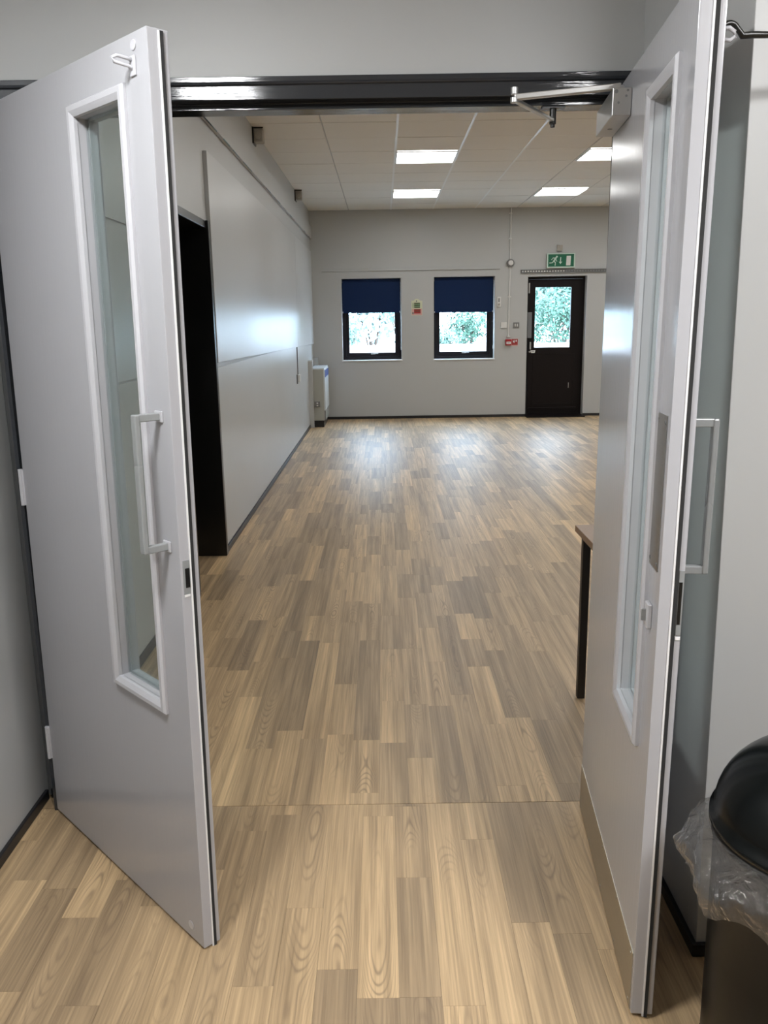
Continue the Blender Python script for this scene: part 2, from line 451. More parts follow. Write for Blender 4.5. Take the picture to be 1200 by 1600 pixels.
# wall with the double doorway (wall_front) : plaster either side and over
OX0, OX1 = -1.098, .665
wf = empty('wall_front'); tag(wf, 'grey plaster wall over and beside the open double doorway', 'wall', kind='structure')
bm = BM()
box(bm, -1.6, OX1 + .001, 2.366, 2.468, 2.092, 3.2)
box(bm, -1.6, OX0 - .03, 2.40, 2.468, 0, 2.092)
box(bm, OX1 + .001, XW, 2.366, 2.468, 0, 3.2)
obj('wall_face', bm, M_wall, wf)

# ceiling of the hall : grid of tiles
ceil = obj('ceiling', B(-1.6, XW + .3, 2.3, 13.4, ZC + .012, ZC + .2), M_dark)
tag(ceil, 'suspended ceiling of beige tiles over the hall', 'ceiling', kind='structure')
TX = [-1.09, -.47, .148, .762, 1.378, 1.995, 2.61, 3.225, 3.84, 4.455, 5.07, 5.685, 6.0]
TY = [2.47, 3.085, 3.70, 4.315, 4.93, 5.545, 6.16, 6.775, 7.395, 8.01, 8.625, 9.245, 9.865, 10.485, 11.115, 11.76, 12.38, 13.0]
lights = set()
for ix in (2, 5, 8, 10):
    for iy in (2, 6, 10, 14): lights.add((ix, iy))
random.seed(3)
tmesh = {}
for ix in range(12):
    for iy in range(17):
        if (ix, iy) in lights: continue
        w, l = TX[ix+1] - TX[ix], TY[iy+1] - TY[iy]
        key = (round(w, 3), round(l, 3))
        cx, cy = (TX[ix] + TX[ix+1]) / 2, (TY[iy] + TY[iy+1]) / 2
        dz = random.uniform(-.0012, .0012)
        if key not in tmesh:
            o = obj('ceiling_tile', B(-w/2 + .006, w/2 - .006, -l/2 + .006, l/2 - .006, 0, .014), M_tile, ceil, bevel=.003, seg=1)
            tmesh[key] = o
        else:
            o = tmesh[key].copy(); link(o)
        o.location = (cx, cy, ZC + dz)
for k, x in enumerate(TX[1:-1]):
    bright = x in (.148, .762, 1.378)
    hw_ = .0105 if bright else .0055
    obj('ceiling_runner', B(x - hw_, x + hw_, 2.47, 13.0, ZC + (-.001 if bright else .004), ZC + .0112), M_tee if bright else M_greytee, ceil)
for iy in range(1, 17):
    y = TY[iy]
    obj('cross_tee', B(-1.09, XW, y - .0025, y + .0025, ZC + .0095, ZC + .0118), M_greytee, ceil)

n = 0
LN = {(2, 10): 'square ceiling light panel, the nearer one of the left row', (2, 14): 'square ceiling light panel nearest the far wall, above the two windows',
      (5, 10): 'ceiling light panel partly hidden behind the door closer on the right', (5, 14): 'ceiling light panel in front of the exit door, nearest the far wall'}
for (ix, iy) in sorted(lights):
    cx, cy = (TX[ix] + TX[ix+1]) / 2, (TY[iy] + TY[iy+1]) / 2
    t = empty('ceiling_light', (cx, cy, ZC))
    lab = LN.get((ix, iy), 'square ceiling light panel in row %s from the doorway' % {2: 'one', 6: 'two', 10: 'three', 14: 'four'}[iy] + {2: ' over the left side', 5: ' left of centre', 8: ' right of centre', 10: ' by the right wall'}[ix])
    tag(t, lab, 'light', 'square led panels in the hall ceiling')
    obj('frame', ring(BM(), (-.3, .3, -.3, .3), (-.285, .285, -.285, .285), -.004, .012), M_tee, t).rotation_euler = (-PI / 2, 0, 0)
    obj('diffuser', B(-.285, .285, -.3, .3, -.001, .006), M_panel, t)

# ------------------------------------------------------------------ LOBBY SHELL
wll = obj('wall_lobby_left', B(-1.4, -1.10, -6.0, 2.464, 0, 2.62), M_wall); tag(wll, 'pale grey wall on the left beside the open door leaf', 'wall', kind='structure')
rp = [(.716, 1.722), (.716, 1.73)]
bm = BM()
def leanbox(bm, bot, top, z0, z1):
    lo = [bm.verts.new((x, y, z0)) for x, y in bot]; hi = [bm.verts.new((x, y, z1)) for x, y in top]
    n = len(bot); bm.faces.new(lo[::-1]); bm.faces.new(hi)
    for i in range(n): bm.faces.new((lo[i], lo[(i+1) % n], hi[(i+1) % n], hi[i]))
    bmesh.ops.recalc_face_normals(bm, faces=bm.faces)
leanbox(bm, [(.722, 1.725), (4.3, 1.725), (4.3, 2.40), (.722, 2.40)], [(.690, 1.725), (4.3, 1.725), (4.3, 2.40), (.668, 2.40)], 0, 2.62)
wlr = obj('wall_lobby_right', bm, M_wall, bevel=.0015); tag(wlr, 'pale grey wall corner behind the right door leaf and the bin', 'wall', kind='structure')
o = obj('wall_lobby_side', B(4.0, 4.3, -6.0, 1.725, 0, 2.62), M_wall); tag(o, 'grey side wall of the lobby behind the camera', 'wall', kind='structure')
o = obj('wall_lobby_rear', B(-1.4, 4.3, -6.3, -6.0, 0, 2.62), M_wall); tag(o, 'grey rear wall of the lobby behind the camera', 'wall', kind='structure')
lc = obj('ceiling_lobby', B(-1.4, 4.3, -6.0, 2.366, 2.42, 2.62), M_lobbyceil); tag(lc, 'white lobby ceiling above the camera', 'ceiling', kind='structure')
def lobby_light(x, y, w, l, lab, m):
    t = empty('ceiling_light', (x, y, 2.42)); tag(t, lab, 'light', 'flat panels on the lobby ceiling')
    obj('frame', ring(BM(), (-w/2-.015, w/2+.015, -l/2-.015, l/2+.015), (-w/2, w/2, -l/2, l/2), 0, .03), M_white, t).rotation_euler = (PI / 2, 0, 0)
    obj('diffuser', B(-w/2, w/2, -l/2, l/2, -.024, -.003), m, t)
lobby_light(-.655, 1.00, .24, .32, 'lobby ceiling panel beside the left wall, out of view', M_lpanel)
lobby_light(1.15, .30, .5, .5, 'lobby ceiling panel over the bin side, out of view', M_lpanel2)

# skirtings
def base(name, bm, lab): tag(obj(name, bm, M_skirt, bevel=.003), lab, 'skirting', kind='structure')
base('baseboard_lobby_left', B(-1.10, -1.088, -6.0, 2.44, 0, .034), 'thin black skirting at the foot of the left lobby wall')
bm = BM(); prism(bm, [(.710, 1.713), (4.0, 1.713), (4.0, 1.725), (.722, 1.725), (.722, 2.355), (.710, 2.355)], 0, .034, 'z')
base('baseboard_lobby_right', bm, 'thin black skirting round the wall corner behind the bin')
base('baseboard_left', B(-1.05, -1.036, 5.345, 13.0, 0, .04), 'black skirting along the left wall of the hall')
base('baseboard_left_near', B(-1.10, -1.086, 2.47, 4.44, 0, .05), 'black skirting seen through the left door glass')
bm = BM(); box(bm, -1.036, D3[0], 12.986, 13.0, 0, .04); box(bm, D3[1], XW, 12.986, 13.0, 0, .04)
base('baseboard_back', bm, 'black skirting along the far wall under the windows')

# ------------------------------------------------------------------ DOUBLE DOOR FRAME
fr = empty('trim_1', (-.2, YD, 0)); tag(fr, 'charcoal gloss frame of the double doorway', 'door frame', kind='structure')
fr.location = (0, 0, 0)
Z_T, Z_R, Z_S = 2.092, 2.0385, 2.024
bm = BM()
prism(bm, [(YD, Z_R), (YD, 2.072), (YD - .006, 2.074), (YD - .008, 2.080), (YD - .008, Z_T), (2.472, Z_T), (2.472, Z_S), (2.405, Z_S), (2.405, Z_R)], -1.098, OX1, 'x')
obj('head', bm, M_frame, fr, bevel=.0015)
bm = BM(); prism(bm, [(-1.105, 2.478), (-1.098, 2.462), (-1.062, 2.40), (-1.046, 2.372), (-1.036, 2.372), (-1.036, 2.405), (-1.018, 2.405), (-1.018, 2.472), (-1.10, 2.478)], 0, Z_S, 'z')
obj('jamb', bm, M_frame, fr)
bm = BM(); prism(bm, [(.616, YD), (.664, YD), (.664, 2.472), (.638, 2.472), (.638, 2.405), (.616, 2.405)], 0, Z_S, 'z')
obj('jamb', bm, M_frame, fr, bevel=.0015)

# ------------------------------------------------------------------ DOUBLE DOOR LEAVES
def leaf_root(name, hinge, free, lab):
    d = Vector((free[0] - hinge[0], free[1] - hinge[1])); a = math.atan2(d.y, d.x)
    r = empty(name); r.matrix_world = Matrix.Translation((hinge[0], hinge[1], 0.0)) @ Matrix.Rotation(.0075, 4, 'Y') @ Matrix.Rotation(a, 4, 'Z')
    tag(r, lab, 'door', kind='structure')
    return r, d.length
def leaf(r, L, s0, s1, z0, z1, zt=2.033, zb=.009):
    T = .045; w = .026
    o = obj('door_leaf', ring(BM(), (0, L, zb, zt), (s0 + w, s1 - w, z0 + w, z1 - w), 0, T), M_door, r, bevel=.0022)
    tag(o, None)
    obj('glazing_bead', moulding(BM(), (s0, s1, z0, z1), w, 0, .012), M_bead, r)
    bm = BM(); moulding(bm, (s0, s1, z0, z1), w, 0, .012)
    for v in bm.verts: v.co.y = T - v.co.y
    bmesh.ops.recalc_face_normals(bm, faces=bm.faces)
    obj('glazing_bead', bm, M_bead, r)
    obj('glass_pane', B(s0 + w - .003, s1 - w + .003, .0205, .0265, z0 + w - .003, z1 - w + .003), M_glass, r)
    # thin stop beads holding the glass
    obj('glass_stop', ring(BM(), (s0+w, s1-w, z0+w, z1-w), (s0+w+.006, s1-w-.006, z0+w+.006, z1-w-.006), .0265, .044), M_bead, r)
    # smoke seal in the free edge
    obj('seal_holder', B(L - .0005, L + .0018, .0225, .0265, zb - .004, zt - .004), M_white, r)
    obj('brush_seal', B(L - .0005, L + .0030, .0265, .0335, zb - .004, zt - .004), M_brush, r)

d1, L1 = leaf_root('door_1', (-1.035, 2.365), (-.452, 1.757), 'left leaf of the open double doors, pale grey with a tall glass panel')
leaf(d1, L1, .492, .748, .592, 1.950)
# hinges, painted over
for z in (1.80, 1.03, .235):
    h = obj('hinge', B(-.010, .004, -.006, .004, z - .05, z + .05), M_bead, d1)
    k = obj('knuckle', cyl(BM(), (-.006, -.004, z - .052), .0065, .104), M_bead, h, smooth=False)
# pull handle on the lobby face
def pull(r, s, z0, z1, side, mat, off=.062, w=.020):
    """D handle: side=-1 stands off the y=0 face, +1 off the back face"""
    y0 = 0 if side < 0 else .045
    yo = y0 + side * off
    a, b = sorted((yo, yo - side * .012))
    root = obj('pull_handle', B(s - w/2, s + w/2, a, b, z0, z1), mat, r, bevel=.003)
    for z, nm in ((z1, 'upper'), (z0, 'lower')):
        zz = (z - .016, z) if nm == 'upper' else (z, z + .016)
        c, d = sorted((y0, yo - side * .004))
        bm = BM(); 
        x0, x1 = s - w/2, s + w/2
        prism(bm, [(x0 + .002, c), (x1 - .002, c), (x1 - .002, d), (x0 + .002, d)], zz[0], zz[1], 'z')
        obj('handle_arm', bm, mat, root, bevel=.002)
        c, d = sorted((y0, y0 + side * .004))
        obj('rose', B(s - w/2 - .004, s + w/2 + .006, c, d, zz[0] - .004, zz[1] + .004), M_bead, root, bevel=.0015)
    return root
pull(d1, .795, 1.000, 1.300, -1, M_silver)
# old cabin hook eye and filler patch near the head
bm = BM(); box(bm, .775, .796, -.004, 0, 1.955, 1.992)
ep = obj('hook_plate', bm, M_bead, d1, bevel=.0015)
pts = [(.785, 0, 1.985)] + [(.785 - .004*0, -.020 - .018 * math.sin(t), 1.985 + .010 * math.cos(t) - .0) for t in [k * PI / 8 for k in range(0, 9)]] + [(.785, 0, 1.965)]
obj('hook_eye', tube(BM(), [(.785, .0, 1.984), (.784, -.018, 1.986), (.783, -.034, 1.987), (.783, -.044, 1.982), (.783, -.040, 1.975), (.784, -.024, 1.973), (.785, -.010, 1.972), (.785, 0, 1.966)], .0035, 8), M_bead, ep, smooth=True)
bm = BM(); cyl(bm, (.790, -.0025, 2.010), .010, .003, 'y', 16); obj('filler_patch', bm, M_bead, d1, bevel=.001)
bm = BM(); cyl(bm, (L1 - .055, -.0015, .045), .011, .002, 'y', 18); obj('filler_patch', bm, M_bead, d1, bevel=.0006)
# latch keep in the edge
def keep(r, L, y0, y1, z0, z1, slot):
    p = obj('keep_plate', B(L - .002, L + .0014, y0, y1, z0, z1), M_silver, r, bevel=.0005)
    obj('keep_slot', B(L + .0005, L + .0020, slot[0], slot[1], slot[2], slot[3]), M_black, p)
keep(d1, L1, .0055, .0215, .905, .982, (.010, .0205, .920, .964))
obj('edge_blob', B(L1 - .001, L1 + .0015, .006, .020, .899, .9045), M_white, d1, bevel=.0006)

d2, L2 = leaf_root('door_2', (.589, 2.345), (.515, 1.540), 'right leaf of the open double doors, pale grey with kick plate and closer')
leaf(d2, L2, .460, .715, .592, 1.935)
for z in (1.80, 1.03, .235):
    h = obj('hinge', B(-.010, .004, .041, .051, z - .05, z + .05), M_bead, d2)
    obj('knuckle', cyl(BM(), (-.006, .049, z - .052), .0065, .104), M_bead, h)
pull(d2, L2 - .062, .985, 1.290, +1, M_silver, off=.058)
kp = obj('kick_plate', B(.004, L2 - .012, -.0018, 0, .010, .150), M_kick, d2)
for s in (.03, .2, .4, .6, L2 - .03):
    for z in (.022, .138): obj('screw', cyl(BM(), (s, -.0028, z), .0035, .0012, 'y', 10), M_steel, kp)
pp = obj('push_plate', B(.712, .786, -.0018, 0, .997, 1.298), M_steel, d2)
for s in (.722, .776):
    for z in (1.010, 1.285): obj('screw', cyl(BM(), (s, -.003, z), .0042, .0015, 'y', 12), M_greyplastic, pp)
lk = obj('thumb_turn_plate', B(.730, .762, -.009, 0, .872, .922), M_bead, d2, bevel=.002)
obj('thumb_turn', B(.743, .749, -.018, -.008, .885, .909), M_silver, lk, bevel=.001)
keep(d2, L2, .0345, .0445, .878, 1.008, (.0355, .0415, .900, .985))
obj('edge_blob', B(L2 - .001, L2 + .0015, .0345, .0445, .868, .8745), M_white, d2, bevel=.0006)

# closer body and arms: fixed to the leaf
cb = obj('door_closer', B(.005, .243, -.044, -.001, 1.932, 1.992), M_closer, d2, bevel=.0018)
tag(cb, 'silver cast door closer body')
for (y, z, rr) in ((-.036, 1.984, .0045), (-.013, 1.974, .0028), (-.030, 1.960, .0028), (-.010, 1.986, .0028)):
    bm = BM(); cyl(bm, (.2425, y, z), rr, .0014, 'x', 12); obj('screw', bm, M_greyplastic, cb)
bm = BM(); cyl(bm, (.10, -.024, 1.9312), .006, .0012, 'z', 12); obj('screw', bm, M_greyplastic, cb)
bm = BM(); cyl(bm, (.21, -.022, 1.991), .010, .012, 'z', 16); obj('spindle', bm, M_closer, cb)
# arms in world space, held by the leaf
inv = d2.matrix_world.inverted()
def wpt(p): return inv @ Vector(p)
def arm(name, a, b, w, h, mat, parent=cb):
    a, b = wpt(a), wpt(b); d = (b - a); l = d.length; d.normalize()
    side = d.cross(Vector((0, 0, 1))).normalized() * w / 2; up = Vector((0, 0, h / 2))
    bm = BM(); vs = []
    for p, k in ((a, 1.0), (b, .85)):
        vs.append([bm.verts.new(p + side * sx * k + up * sz) for sx, sz in ((-1, -1), (1, -1), (1, 1), (-1, 1))])
    for k in range(4): bm.faces.new((vs[0][k], vs[0][(k+1) % 4], vs[1][(k+1) % 4], vs[1][k]))
    bm.faces.new(vs[0][::-1]); bm.faces.new(vs[1]); bmesh.ops.recalc_face_normals(bm, faces=bm.faces)
    return obj(name, bm, mat, parent, bevel=.002)
elb = (.318, 2.150, 1.985)
arm('closer_arm', (.560, 2.125, 1.999), elb, .018, .013, M_closer)
arm('closer_arm', (elb[0] + .004, elb[1] + .004, 1.979), (.462, 2.425, 1.992), .014, .008, M_closer)
e = wpt(elb); bm = BM(); cyl(bm, (e.x, e.y, e.z - .012), .0095, .012); cyl(bm, (e.x, e.y, e.z + .006), .0085, .016)
obj('elbow_pin', bm, M_closer, cb, bevel=.001)
sh = empty('closer_bracket', (.462, 2.425, 1.98)); tag(sh, 'small black bracket under the frame head holding the closer arm', 'bracket')
bm = BM(); box(bm, -.03, .03, -.014, .014, .040, .0435); obj('plate', bm, M_hook, sh)
bm = BM(); cyl(bm, (0, 0, .002), .009, .039); cyl(bm, (0, 0, -.006), .006, .010); obj('post', bm, M_hook, sh, bevel=.001)

# black cabin hook holding the right leaf back to the wall
hk = empty('cabin_hook', (.60, 1.53, 1.93)); hk.location = (0, 0, 0)
tag(hk, 'black iron cabin stay hook holding the right door leaf to the wall', 'hook')
hp = []
for k in range(9):
    t = PI * (1.08 - k / 8 * .95); hp.append((.590 + .0135 * math.cos(t), 1.560 + 0.0, 1.944 + .0125 * math.sin(t)))
hp += [(.612, 1.560, 1.937), (.630, 1.560, 1.938), (.69, 1.562, 1.9375), (.80, 1.60, 1.937), (.90, 1.712, 1.936)]
obj('hook_rod', tube(BM(), hp, .0048, 10, [.0035, .0042] + [.0046] * 7 + [.006, .0056] + [.0048] * 3), M_hook, hk, smooth=True)
bm = BM(); box(bm, .885, .915, 1.7195, 1.7245, 1.908, 1.964); obj('wall_plate', bm, M_hook, hk)
bm = BM(); tube(bm, [(.900 + .010 * math.cos(t), 1.7205 - .004 * 1, 1.936 + .010 * math.sin(t)) for t in [k * PI / 6 for k in range(12)]], .003, 8); obj('wall_eye', bm, M_hook, hk, smooth=True)
ey = empty('hook_eye', (0, 0, 0))
ey.parent = d2; ey.matrix_parent_inverse = d2.matrix_world.inverted()
bm = BM(); tube(bm, [(.576, 1.556, 1.947), (.588, 1.556, 1.948), (.597, 1.556, 1.942), (.598, 1.556, 1.934), (.590, 1.556, 1.929), (.576, 1.556, 1.930)], .0036, 8)
oo = obj('hook_eye_ring', bm, M_bead, ey, smooth=True)
bm = BM(); box(bm, .573, .5765, 1.548, 1.566, 1.907, 1.957); obj('hook_eye_plate', bm, M_hook, ey)

# ------------------------------------------------------------------ FAR WALL : windows
def window(i, w, lab, blind_lab):
    x0, x1, z0, z1 = w; y = YF + .15
    r = empty('window_%d' % i, ((x0 + x1) / 2, y, z0)); tag(r, lab, 'window', kind='structure')
    hw = (x1 - x0) / 2; hh = z1 - z0
    obj('outer_frame', ring(BM(), (-hw, hw, .008, hh), (-hw + .05, hw - .05, .058, hh - .05), 0, .07), M_wframe, r, bevel=.003)
    s = obj('sash', ring(BM(), (-hw + .05, hw - .05, .058, hh - .05), (-hw + .098, hw - .098, .112, hh - .10), .012, .06), M_wframe, r, bevel=.003)
    obj('handle', B(-.02, .045, -.006, .012, .088, .098), M_plastic, s, bevel=.002)
    bm = BM(); box(bm, .02, .09, -.022, -.006, .095, .104); obj('handle', bm, M_plastic, s, bevel=.002)
    obj('window_pane', B(-hw + .09, hw - .09, .032, .040, .105, hh - .09), M_winglass, r)
    obj('window_sill', B(-hw - .012, hw + .012, -.165, 0, -.008, .008), M_white, r, bevel=.002)
    # roller blind, pulled two fifths down
    b = empty('roller_blind', ((x0 + x1) / 2, YF + .06, z1 - .03)); tag(b, blind_lab, 'blind', 'navy roller blinds in the hall windows')
    drop = .455 if i == 1 else .475
    obj('blind_fabric', B(-hw + .012, hw - .022, .018, .020, -drop, .0), M_blind, b)
    obj('bottom_bar', B(-hw + .012, hw - .022, .014, .024, -drop - .012, -drop + .008), M_blind, b, bevel=.002)
    bm = BM(); cyl(bm, (-hw + .012, .03, 0), .021, 2 * hw - .030, 'x', 18); obj('roller_tube', bm, M_blind, b, smooth=False)
    for s_ in (-1, 1):
        xx = (-hw + .004) if s_ < 0 else (hw - .012)
        obj('end_bracket', B(xx, xx + .008, .0, .055, -.028, .028), M_greyplastic, b)
    for xx in (-hw + .010, hw - .026): obj('bar_cap', B(xx, xx + .008, .010, .026, -drop - .014, -drop + .010), M_plastic, b)
    bm = BM(); tube(bm, [(hw - .008, .02, 0), (hw - .008, .02, -hh * .84)], .0022, 6); obj('pull_chain', bm, M_plastic, b)
    obj('chain_clip', B(hw - .014, hw - .002, .010, .028, -hh * .85, -hh * .81), M_plastic, b)
window(1, W1, 'left window in the far wall with dark frame and sill', 'navy roller blind in the left window of the far wall')
window(2, W2, 'right window in the far wall with dark frame, nearer the exit door', 'navy roller blind in the right window, beside the cable conduit')

# ------------------------------------------------------------------ exit door
r3 = empty('door_3', (D3[0], YF + .13, 0)); tag(r3, 'dark brown exit door with a glazed upper half in the far wall', 'door', kind='structure')
w3 = D3[1] - D3[0]; h3 = D3[3]
obj('door_frame', ring(BM(), (0, w3 - .0, -.2, h3), (.035, w3 - .04, -.1, h3 - .035), 0, .08), M_exitdoor, r3)
obj('door_leaf', ring(BM(), (.037, w3 - .042, .004, h3 - .037), (.137, w3 - .205, 1.036, h3 - .155), -.012, .034), M_exitdoor, r3, bevel=.003)
obj('glass_pane', B(.130, w3 - .198, .005, .012, 1.03, h3 - .148), M_winglass, r3)
obj('lower_panel', ring(BM(), (.12, w3 - .13, .17, .94), (.135, w3 - .145, .185, .925), -.018, -.012), M_exitdoor, r3, bevel=.002)
obj('threshold', B(0, w3, -.31, -.0, -.001, .016), M_exitdoor, r3, bevel=.002)
obj('weather_bar', B(.06, w3 - .08, -.03, -.012, .10, .125), M_exitdoor, r3, bevel=.003)
a = obj('panic_latch_cover', B(.022, .085, -.045, -.012, 1.18, 1.56), M_greyplastic, r3, bevel=.003)
a = obj('bolt', B(.030, .050, -.03, -.012, 1.84, 1.99), M_steel, r3, bevel=.002)
a = obj('handle', B(.060, .082, -.05, -.014, 1.01, 1.12), M_alu, r3, bevel=.003); obj('cylinder', cyl(BM(), (.066, -.03, .975), .014, .02, 'y'), M_steel, r3)
bm = BM(); flat(bm, [(.080, .995), (.155, .995), (.145, .955), (.092, .955)], -.0135)
a = obj('small_notice', bm, M_plastic, r3)
bm = BM()
for k in range(4): flat(bm, [(.098 + k * .011, .968), (.105 + k * .011, .968), (.105 + k * .011, .984), (.098 + k * .011, .984)], -.0147)
obj('notice_print', bm, M_greyplastic, a)
for z in (.46,): obj('hinge', B(w3 - .21, w3 - .20, -.02, -.012, z - .04, z + .04), M_steel, r3)

# ------------------------------------------------------------------ things on the far wall
def wallthing(name, x, z, lab, cat, group=None, y=YF): 
    t = empty(name, (x, y, z)); tag(t, lab, cat, group); return t
def single(name, bm, mat, x, z, lab, cat, bevel=.003, group=None):
    o = obj(name, bm, mat, bevel=bevel, loc=(x, YF, z)); return tag(o, lab, cat, group)
single('batten', B(-1.32, 1.32, -.022, 0, -.016, .016), M_wall_far, .435, 2.205, 'long grey batten fixed above the two far windows', 'batten')
# exit sign
t = wallthing('exit_sign', 2.645, 2.295, 'green and white illuminated exit sign above the exit door', 'sign')
obj('housing', B(-.21, .21, -.05, 0, -.112, .100), M_bracket, t, bevel=.008)
bm = ring(BM(), (-.207, .207, -.102, .104), (-.190, .190, -.086, .090), -.062, -.045); obj('sign_frame', bm, M_signpale, t, bevel=.002)
pl = obj('sign_face', B(-.192, .192, -.056, -.05, -.088, .092), M_green, t)
bm = BM(); Y = -.0575
def stroke(a, b, w):
    a, b = Vector(a), Vector(b); d = (b - a).normalized(); nn = Vector((-d.y, d.x)) * w / 2; e = d * w * .25
    flat(bm, [tuple(a - nn - e), tuple(b - nn + e), tuple(b + nn + e), tuple(a + nn - e)], Y)
hx, hz = -.062, .055
flat(bm, [(hx + .014 * math.cos(k * PI / 6), hz + .014 * math.sin(k * PI / 6)) for k in range(12)], Y)
stroke((-.075, .040), (-.105, -.005), .024)          # trunk
stroke((-.080, .036), (-.118, .038), .011); stroke((-.118, .038), (-.140, .012), .010)   # rear arm
stroke((-.078, .022), (-.062, -.010), .010)
stroke((-.104, -.005), (-.130, -.030), .014); stroke((-.130, -.030), (-.168, -.032), .012)  # rear leg
stroke((-.100, -.008), (-.082, -.030), .015); stroke((-.082, -.030), (-.086, -.070), .012)  # front leg
obj('running_figure', bm, M_signpale, pl)
bm = BM(); stroke((-.005, .045), (-.008, -.012), .012); flat(bm, [(-.032, -.016), (.018, -.016), (-.008, -.050)], Y); obj('arrow', bm, M_signpale, pl)
bm = BM(); flat(bm, [(.075, -.070), (.140, -.070), (.145, .065), (.082, .065)], Y); obj('doorway_symbol', bm, M_plastic, pl)
single('junction_box', box(box(BM(), -.042, .042, -.03, 0, -.042, .042), -.003, .003, -.034, -.03, -.038, .038), M_bracket, 2.628, 2.475, 'small beige grey junction box directly above the exit sign', 'box')
# perforated tray over the exit door
t = wallthing('perforated_rail', 2.75, 2.150, 'grey perforated metal rail running across above the exit door', 'rail')
obj('rail_body', ring(BM(), (-.69, .69, -.026, .026), (-.685, .685, -.020, .020), -.03, 0), M_silver, t)
obj('rail_back', B(-.688, .688, -.012, 0, -.022, .022), M_greyplastic, t)
for k in range(34):
    x = -.67 + k * .0405
    obj('rail_slot', B(x, x + .020, -.026, -.011, -.009, .009), M_plastic if k < 16 else M_silver, t)
# conduit
bm = BM(); cyl(bm, (0, 0, 0), .010, 1.88, 'z', 12)
t = wallthing('conduit', 1.895, 1.17, 'white vertical cable conduit from the ceiling down to the red call point', 'conduit')
bm2 = BM(); tube(bm2, [(.010, -.012, 1.878), (.008, -.012, 1.0), (-.004, -.012, .03)], .0095, 10); obj('pipe', bm2, M_plastic, t); bm.free()
for z in (.62, 1.45, 1.80, .04): obj('clip', B(-.022, .026, -.024, 0, z - .008, z + .008), M_plastic, t, bevel=.002)
t = wallthing('alarm_sounder', 1.908, 2.274, 'round white sounder on the conduit, right of the batten', 'alarm')
bm = BM(); cyl(bm, (0, -.058, 0), .052, .035, 'y', 28, r2=.058); obj('housing', bm, M_greyplastic, t, bevel=.006)
bm = BM(); cyl(bm, (0, -.062, 0), .036, .010, 'y', 28); obj('dome', bm, M_plastic, t, bevel=.004)
# call point + sign
t = wallthing('fire_call_point', 1.895, 1.125, 'red fire alarm call point box at the foot of the conduit', 'alarm')
obj('box', B(-.045, .045, -.055, 0, -.045, .045), M_red, t, bevel=.005)
pn = obj('break_glass', B(-.033, .033, -.058, -.054, -.028, .010), M_plastic, t)
obj('press_mark', B(-.016, .016, -.060, -.057, -.012, -.006), M_signred, pn)
t = wallthing('fire_point_sign', 1.995, 1.125, 'small red fire sign plate right of the call point', 'sign')
obj('plate', B(-.047, .047, -.004, 0, -.055, .050), M_pink, t)
fc = obj('face', B(-.043, .043, -.006, -.003, -.040, .046), M_signred, t)
bm = BM(); Y = -.0075
flat(bm, [(-.028, .0), (-.006, -.012), (.0, .010), (-.012, .038), (-.018, .014), (-.028, .030)], Y)
flat(bm, [(.012, .006), (.028, .006), (.028, .034), (.012, .034)], Y)
obj('fire_symbol', bm, M_plastic, fc)
# switches
t = wallthing('blank_plate', 1.822, 1.378, 'white square switch plate left of the conduit', 'switch')
obj('plate', B(-.045, .045, -.018, 0, -.045, .045), M_plastic, t, bevel=.005)
t = wallthing('light_switch', 2.012, 1.375, 'dark grey two-rocker light switch right of the conduit', 'switch')
sp = obj('plate', B(-.045, .045, -.010, 0, -.043, .043), M_greyplastic, t, bevel=.002)
for x in (-.016, .016): obj('rocker', B(x - .007, x + .007, -.016, -.009, -.020, .020), M_plastic, t, bevel=.002)
t = wallthing('thermostat', 1.745, 1.716, 'small white thermostat right of the right window', 'thermostat')
obj('body', B(-.030, .030, -.022, 0, -.075, .075), M_plastic, t, bevel=.006)
obj('display', B(-.010, .010, -.024, -.021, .0, .055), M_greyplastic, t); bm = BM(); cyl(bm, (0, -.03, -.035), .017, .01, 'y'); obj('dial', bm, M_bracket, t)
# notice between windows
t = wallthing('fire_action_notice', .520, 1.655, 'cream, green and red fire notice between the two windows', 'notice')
obj('plate', B(-.082, .082, -.005, 0, -.115, .098), M_cream, t, bevel=.002)
bm = BM(); prism(bm, [(-.05, .098), (.05, .098), (.02, .125), (-.02, .125)], -.005, 0, 'y'); obj('hanging_tab', bm, M_cream, t)
bm = BM(); cyl(bm, (-.004, -.009, .092), .010, .004, 'y'); obj('screw', bm, M_greyplastic, t)
for z in (.060, .030, .000): obj('text_bar', B(-.040, .048, -.0065, -.005, z - .007, z + .007), M_olive, t)
for z in (.045, .015): obj('green_bar', B(-.040, .048, -.006, -.005, z - .006, z + .006), M_signgreen, t)
obj('side_bar', B(-.062, -.052, -.006, -.005, -.01, .065), M_signgreen, t)
obj('pink_field', B(-.076, .076, -.006, -.005, -.110, -.018), M_pink, t)
obj('red_field', B(-.042, .056, -.0068, -.006, -.088, -.024), M_signred, t)
for z in (-.032, -.054): obj('text_bar', B(-.036, .050, -.0076, -.0068, z - .004, z + .004), M_olive, t)
obj('icon', B(-.070, -.046, -.0068, -.006, -.096, -.070), M_greyplastic, t)

